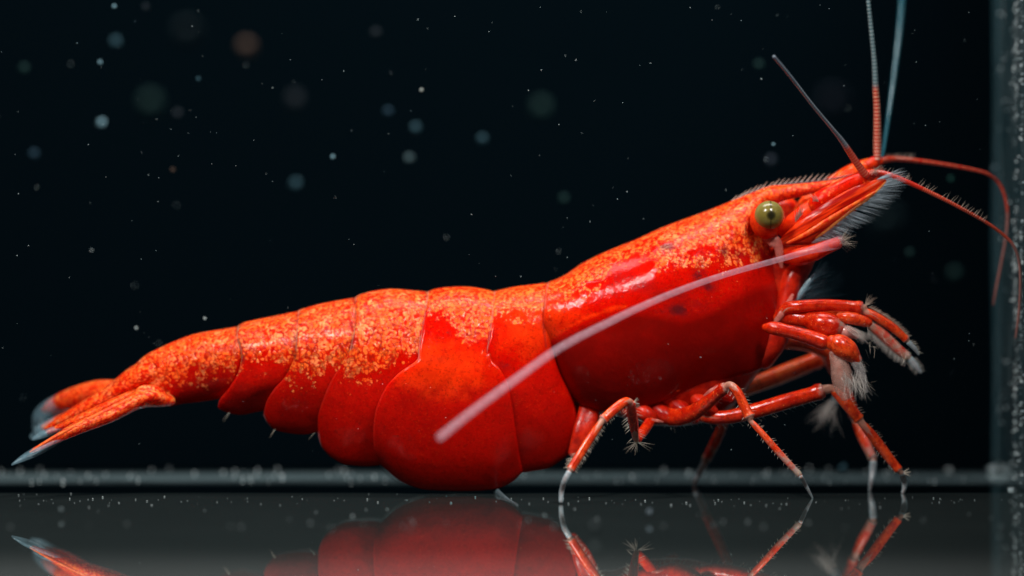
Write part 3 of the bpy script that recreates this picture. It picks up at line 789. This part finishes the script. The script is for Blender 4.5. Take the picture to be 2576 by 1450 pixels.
for i in range(170):
    t = random.random(); a = random.uniform(-.9, .8)
    bx, by = 2118 + 52 * t + random.uniform(-8, 8), 930 + 30 * random.random()
    L = random.uniform(30, 62)
    it.append((bx, by, -.255 + random.uniform(-.05, .04), bx + L * math.sin(.25 + a * .5), by + L * math.cos(.25 + a * .5), -.255 + random.uniform(-.08, .05), .9, random.uniform(-14, 14)))
for i in range(18):
    it.append((2150 + i, 896 + i * 2.2, -.27, 2166 + i, 894 + i * 2.4, -.28, 1.0, 1))
hairs('claw_brush', it, M['brush'], CL2, seg=4)

c1 = [[(1960, 800, -.12, 18), (2000, 800, -.15, 22), (2032, 806, -.17, 20)],
      [(2036, 806, -.18, 22), (2062, 815, -.19, 33), (2092, 822, -.20, 33), (2112, 826, -.20, 22)],
      [(2112, 800, -.20, 13), (2135, 800, -.21, 16), (2165, 806, -.21, 15), (2186, 813, -.21, 11)]]
CL1 = tube('claw_leg', [(p[0], p[1], p[2], p[3] * .6) for p in c1[0] + c1[1]], M['joint'], SHR, n=40, sides=12)
tube('leg_segment', c1[0], M['leg_deep'], CL1, n=24, sides=16, attr_fn=lambda S: {'pale': 0 * S})
tube('leg_segment', c1[1], M['leg_deep'], CL1, n=30, sides=18, attr_fn=lambda S: {'pale': .45 * S ** 2})
tube('claw_finger', c1[2], M['leg'], CL1, n=26, sides=14, attr_fn=lambda S: {'pale': .25 * (1 - S)})
tube('claw_finger', [(2112, 832, -.205, 12), (2135, 836, -.21, 16), (2155, 845, -.21, 9)], mat_glassy('claw_pink_knuckle', (.70, .32, .28), .75), CL1, n=18, sides=14)
it = []
for i in range(150):
    bx = random.uniform(2120, 2160); by = 818 + (bx - 2120) * .35 + random.uniform(-5, 12); L = random.uniform(25, 52); a = random.uniform(.35, .85)
    it.append((bx, by, -.21 + random.uniform(-.04, .04), bx + L * math.cos(a), by + L * math.sin(a), -.21 + random.uniform(-.06, .06), .8, random.uniform(-2, 8)))
hairs('claw_brush', it, M['brush'], CL1, seg=4)

cf = [[(1960, 860, .14, 16), (2030, 868, .20, 16), (2080, 890, .24, 15)], [(2084, 896, .24, 14), (2108, 940, .26, 16), (2110, 985, .26, 14)], [(2108, 990, .26, 12), (2100, 1012, .26, 11), (2088, 1032, .26, 6)]]
CLF = tube('claw_leg', [(p[0], p[1], p[2], p[3] * .6) for s in cf for p in s], M['joint'], SHR, n=50, sides=12)
tube('leg_segment', cf[0], M['leg'], CLF, n=24, sides=14, attr_fn=lambda S: {'pale': 0 * S})
tube('leg_segment', cf[1], M['leg'], CLF, n=24, sides=14, attr_fn=lambda S: {'pale': .5 * S})
tube('claw_finger', cf[2], M['tip'], CLF, n=20, sides=14)
it = []
for i in range(120):
    a = random.triangular(1.2, 2.8, 2.0); L = random.triangular(20, 100, 55)
    it.append((2098 + random.uniform(-14, 8), 1014 + random.uniform(-8, 14), .26 + random.uniform(-.03, .03), 2098 + L * math.cos(a), 1014 + L * math.sin(a) * .95, .26 + random.uniform(-.1, .1), 1.3, random.uniform(-8, 14)))
hairs('claw_brush', it, M['brush'], CLF, seg=4)

# --- feeding limbs reaching forward
mx = [[(1955, 806, -.14, 12), (1978, 778, -.16, 20), (2010, 772, -.18, 19), (2070, 768, -.19, 17), (2130, 770, -.20, 16), (2168, 775, -.20, 17)],
      [(2178, 784, -.20, 14), (2205, 798, -.205, 14), (2245, 824, -.205, 13), (2282, 856, -.20, 10)],
      [(2286, 862, -.20, 8), (2300, 876, -.195, 7), (2311, 892, -.19, 3)]]
MX = limb('maxilliped', mx, ['leg_deep', 'leg', 'tip'], [(0, .05), (.05, .25), (0, 0)], tip_from=1)
it = spines(MX, mx[1], 60, 9, -1, .7, 1.1, .03) + spines(MX, mx[2], 14, 7, -1, .8, .8)
for i in range(16):
    it.append((2176, 770, -.2, 2176 + random.uniform(2, 34), 752 + random.uniform(-14, 10), -.22, .9, 2))
hairs('leg_bristles', it, M['bristle'], MX)
mf = [[(1990, 800, .06, 14), (2060, 790, .05, 16), (2130, 794, .03, 15), (2180, 812, .02, 13)],
      [(2192, 820, .02, 14), (2220, 842, .02, 15), (2256, 876, .02, 14), (2286, 900, .02, 11)],
      [(2290, 904, .02, 9), (2304, 922, .02, 9), (2316, 938, .02, 4)]]
MF = limb('maxilliped', mf, ['leg', 'leg', 'tip'], [(0, .1), (.45, .55), (0, 0)], tip_from=1)
hairs('leg_bristles', spines(MF, mf[1], 150, 15, 1, .5, .9, .05) + spines(MF, mf[2], 50, 8, 1, .4, 1.0, .03, both=True), M['brush'], MF)

it = []
for i in range(70):
    q = random.choice(((2184, 815), (2230, 850), (2270, 884), (2165, 920), (2178, 960), (2120, 1000), (2190, 870)))
    a = random.uniform(-.4, 1.9); L = random.uniform(10, 30)
    x, y = q[0] + random.uniform(-14, 14), q[1] + random.uniform(-12, 12)
    it.append((x, y, -.2, x + L * math.cos(a), y + L * math.sin(a), -.2 + random.uniform(-.05, .05), .55, random.uniform(-6, 6)))
hairs('stray_hair', it, M['bristle'], CL1)
# feathery filaments beside the mouth
it = []
for i in range(90):
    t = random.random()
    bx, by = 2002 + 44 * t + random.uniform(-4, 4), 762 - 66 * t + random.uniform(-4, 4)
    a = random.uniform(-1.25, -.1); L = random.uniform(28, 70)
    it.append((bx, by, -.10 + random.uniform(-.03, .03), bx + L * math.cos(a), by + L * math.sin(a), -.06 + random.uniform(-.08, .1), .9, random.uniform(-4, 9)))
for i in range(46):
    bx, by = 2010 + random.uniform(-4, 8), 758 + random.uniform(-6, 6)
    a = random.uniform(-.75, -.15); L = random.uniform(60, 130)
    it.append((bx, by, -.02, bx + L * math.cos(a), by + L * math.sin(a), .08 + random.uniform(-.08, .1), .6, random.uniform(-4, 9)))
fe = tube('feeding_filament', [(1996, 770, -.08, 7), (2012, 742, -.09, 7), (2030, 715, -.10, 6), (2048, 690, -.10, 3)], M['tip'], SHR, n=20, sides=10)
hairs('filament_hair', it, M['bluehair'], fe, seg=5)

# --- swimmerets under the plates
s1 = tube('swimmeret', [(1480, 985, -.06, 20), (1480, 1040, -.10, 27), (1462, 1095, -.13, 24), (1440, 1140, -.13, 12)], M['flesh'], SHR, n=24, sides=16, flat=.4)
s2 = tube('swimmeret', [(1234, 1220, .0, 8), (1248, 1236, -.08, 9), (1274, 1256, -.34, 6), (1302, 1271, floor_y(1272), 2)], M['shard'], SHR, n=24, sides=12, flat=.6)
s3 = tube('swimmeret', [(975, 1120, -.05, 14), (965, 1165, -.06, 12), (985, 1195, -.06, 8), (1010, 1214, -.06, 4)], M['finpale'], SHR, n=20, sides=12, flat=.5)
it = []
for (x0, y0, c) in ((575, 1038, 2), (690, 1080, 2), (790, 1088, 2)):
    for q in range(c):
        it.append((x0 + q * 3, y0, -.08, x0 + q * 3 + random.uniform(-12, 4), y0 + random.uniform(10, 26), -.08, .5, 6))
hairs('swimmeret_hair', it, M['bristle'], s3)

# ------------------------------------------------------------------ motes in the water
def mat_mote(name, c):
    k = N(name)
    return k.done(k.pbsdf(c, .8, spec=.1))
_mm = {}
AP, DF = .50, 19.68
def blob_mesh(name, r, seed, n=10, jag=.18):
    rr = np.random.default_rng(seed)
    V = []; F = []
    for i in range(n + 1):
        th = math.pi * i / n
        for j in range(2 * n):
            ph = math.pi * j / n
            q = r * (1 + jag * math.sin(3 * ph + seed) * math.sin(2 * th) + jag * .5 * math.sin(5 * th + seed * 2))
            V.append((q * math.sin(th) * math.cos(ph), q * math.sin(th) * math.sin(ph), q * math.cos(th)))
    for i in range(n):
        for j in range(2 * n):
            F.append((i * 2 * n + j, (i + 1) * 2 * n + j, (i + 1) * 2 * n + (j + 1) % (2 * n), i * 2 * n + (j + 1) % (2 * n)))
    return V, F
def mote(px, py, dia, color, label, back=False):
    c = dia / 750.0
    if back: Y = min(1.1, DF * c / (AP - c) + (DF - 20))
    else: Y = -(20 - DF) - DF * c / (AP + c)
    Y = max(Y, -4.6)
    r = max(.30 * c * (20 + Y) / 20, .004)
    key = tuple(color)
    if key not in _mm: _mm[key] = mat_mote('mote_%d' % len(_mm), (color[0] * .44, color[1] * .50, color[2] * .54))
    V, F = blob_mesh('m', r, int(px * 7 + py))
    o = mesh_obj('floating_mote', V, F, _mm[key])
    o.location = at(px, py, Y)
    o['label'] = label; o['category'] = 'mote'; o['group'] = 'motes drifting in the dark water'
TEAL = (.06, .13, .16); BLUE = (.035, .075, .11); GREEN = (.02, .055, .050); BRN = (.13, .075, .055); BRIGHT = (.35, .55, .62); DIM = (.028, .034, .042); GRN2 = (.02, .09, .07)
for a in [
    (621, 118, 58, BRN, 'large blurred brown mote high above the middle of the tail'),
    (378, 260, 72, GREEN, 'large faint blue-green ringed mote in the upper left water'),
    (291, 105, 34, TEAL, 'bright blue-grey mote below the top edge in the upper left'),
    (255, 309, 28, BRIGHT, 'bright pale mote left of the large ringed blue-green mote'),
    (252, 157, 14, BRIGHT, 'small bright ringed mote under the blue-grey upper-left mote', ),
    (287, 16, 13, BRIGHT, 'small white mote almost touching the top edge at upper left'),
    (60, 172, 30, GREEN, 'faint green-blue mote near the left edge high up'),
    (86, 388, 30, BLUE, 'dim blue mote near the left edge beneath the upper-left group'),
    (473, 80, 80, (.012, .024, .030), 'very faint huge mote between the brown and blue-grey motes'),
    (743, 462, 36, TEAL, 'soft teal mote above the third tail plate'),
    (499, 199, 14, TEAL, 'small teal speck mote left of the large brown one'),
    (837, 395, 14, BRIGHT, 'small bright oblong mote right of the soft teal mote'),
    (741, 250, 56, DIM, 'faint grey-violet mote right of the brown one and lower'),
    (367, 18, 22, DIM, 'dim grey mote touching the top edge at upper left'),
    (446, 286, 30, DIM, 'faint bluish mote just right of the large ringed one'),
    (435, 428, 16, BRN, 'small brown-grey mote below the large ringed blue-green mote'),
    (1060, 227, 11, (.9, .85, .75), 'small bright cream mote over the middle of the shrimp'),
    (1046, 322, 32, TEAL, 'teal mote above the small pale ringed mote, mid picture'),
    (1030, 398, 29, BRIGHT[:1] and (.13, .19, .20), 'pale ringed mote below the teal one, mid picture'),
    (976, 281, 29, BLUE, 'dim blue mote left of the mid-picture teal mote'),
    (1213, 350, 31, TEAL, 'teal mote standing alone right of the mid-picture pair'),
    (1361, 271, 62, GREEN, 'large dull green mote above the middle of the head shell'),
    (945, 83, 30, DIM, 'dim brownish mote near the top, left of centre'),
    (1418, 500, 30, GREEN, 'faint green mote above the hump of the head shell'),
    (1940, 404, 32, (.05, .06, .08), 'grey mote above the eye and rostrum'),
    (1910, 163, 28, GREEN, 'faint teal mote left of the grey antenna tip'),
    (2097, 255, 84, (.012, .016, .030), 'huge faint violet mote between the grey antenna and the upright one'),
    (2228, 553, 88, (.022, .048, .054), 'largest ringed mote in front of the hair-fringed antenna scale'),
    (2393, 451, 21, GRN2, 'small green mote between the two forward antennae'),
    (2289, 637, 26, GREEN, 'faint green mote below the largest ringed mote'),
    (2402, 688, 44, GREEN, 'dull teal mote under the lower forward antenna'),
    (2503, 425, 26, (.14, .19, .21), 'pale mote at the bend of the upper forward antenna'),
    (1946, 364, 10, BRIGHT, 'tiny bright blue mote above the grey mote over the rostrum'),
    (343, 826, 11, (.8, .8, .75), 'tiny bright curved mote above the tail'),
    (515, 802, 9, (.8, .8, .75), 'tiny white mote just above the fifth tail plate'),
    (2120, 1178, 26, TEAL, 'ringed teal mote between the third and second walking legs'),
    (154, 1283, 17, (.25, .28, .28), 'pale ringed mote over the floor left of the tail reflection'),
    (1497, 1325, 34, (.08, .09, .09), 'faint ringed mote over the floor right of the hind leg reflection'),
    (1633, 1288, 20, (.30, .34, .38), 'pale mote over the floor between two leg reflections'),
]: mote(*a)

def specks(name, pts, mat, label):
    V = []; F = []
    for (c, r) in pts:
        st = len(V)
        s = rng.uniform(.6, 1.4, 3) * r
        for d in ((1, 0, 0), (-1, 0, 0), (0, 1, 0), (0, -1, 0), (0, 0, 1), (0, 0, -1)):
            V.append((c[0] + d[0] * s[0], c[1] + d[1] * s[1], c[2] + d[2] * s[2]))
        for f in ((0, 2, 4), (2, 1, 4), (1, 3, 4), (3, 0, 4), (2, 0, 5), (1, 2, 5), (3, 1, 5), (0, 3, 5)):
            F.append(tuple(st + q for q in f))
    o = mesh_obj(name, V, F, mat)
    o['kind'] = 'stuff'; o['label'] = label; o['category'] = 'dust'
    return o
dustm = mat_mote('dust_white', (.48, .58, .60))
pts = []
for i in range(230):
    px, py = random.uniform(0, 2490), random.uniform(0, 1150)
    Y = -.34 + random.gauss(0, .22)
    pts.append((at(px, py, Y), random.choice((.0007, .0009, .0009, .0012, .0016))))
for i in range(14):
    px, py = random.uniform(0, 2490), random.uniform(0, 1150)
    pts.append((at(px, py, random.uniform(.3, 1.1)), random.uniform(.0015, .0028)))
specks('suspended_dust', pts, dustm, 'fine white dust specks hanging in the dark water')
pts = []
for i in range(120):                       # grains on the floor, densest near the focus line
    py = 1256 + abs(random.gauss(0, 9)) * random.choice((1, 1, 1, -.8))
    Y = floor_y(py); px = random.uniform(0, 2530)
    r = random.choice((.0008, .001, .001, .0014, .0026))
    p = at(px, py, Y); p[2] = r * .8; pts.append((p, r))
for i in range(60):
    py = random.uniform(1262, 1330); Y = floor_y(py); px = random.uniform(0, 2540); r = random.choice((.0012, .0018, .0026))
    p = at(px, py, Y); p[2] = r * .8; pts.append((p, r))
for i in range(110):                       # out-of-focus grains on the frosted rear strip
    Y = random.uniform(.45, 1.22); px = random.uniform(0, 2500); r = random.uniform(.002, .0062)
    p = at(px, 1200, Y); p[2] = r * .8; pts.append((p, r))
specks('floor_dust', pts, mat_mote('dust_pale', (.40, .45, .47)), 'pale grit lying on the dark glass floor around the shrimp')
pts = []
for i in range(760):                       # lime specks on the inside of the side pane
    Y = random.choice((random.gauss(.38, .05), random.gauss(.38, .05), random.gauss(.16, .03), random.uniform(-.05, 1.1)))
    z = random.choice((random.uniform(0.01, 1.75), random.gauss(.25, .16), random.gauss(.75, .12), random.gauss(1.5, .2))); r = random.choice((.0008, .001, .0013, .0016, .0028))
    if z < .01: continue
    pts.append(((XW - r * .5, Y, z), r))
specks('pane_specks', pts, mat_mote('lime_white', (.85, .92, .93)), 'pale specks of scale on the side glass at the right edge')

# silicone seam up the rear corner and blobs of sealant at its foot
def thing(o, label, cat, group=None):
    o['label'] = label; o['category'] = cat
    if group: o['group'] = group
    return o
sil = N('sealant_cloudy'); M['seal'] = sil.done(sil.pbsdf(sil.mix(sil.noise(14, 4), (.012, .042, .055), (.030, .070, .085)), .25, alpha=.5))
sl2 = N('sealant_white'); M['seal2'] = sl2.done(sl2.pbsdf((.36, .45, .48), .15, alpha=.7))
b = tube('sealant_bead', [(2505, -60, 1.20, 9), (2506, 300, 1.20, 8), (2504, 600, 1.20, 10), (2507, 900, 1.20, 9), (2506, 1172, 1.20, 10)], M['seal'], None, n=70, sides=10)
thing(b, 'cloudy sealant bead running up the rear glass corner', 'sealant')
for (px, py, Y, r, lab) in ((2500, 1186, 1.05, 15, 'upper blurred pale sealant blob in the rear floor corner'), (2512, 1216, .80, 19, 'wide pale sealant blob lying below the upper one in the corner'), (2545, 1236, .10, 9, 'bright small sealant blob on the floor against the side glass'), (2551, 1264, -.12, 10, 'lowest sealant blob against the side glass near the right edge')):
    V, F = blob_mesh('b', r * pxs(Y), int(px + py), 14, .22)
    o = mesh_obj('sealant_blob', V, F, M['seal2']); o.location = at(px, py, Y)
    thing(o, lab, 'sealant', 'sealant blobs in the floor corner')
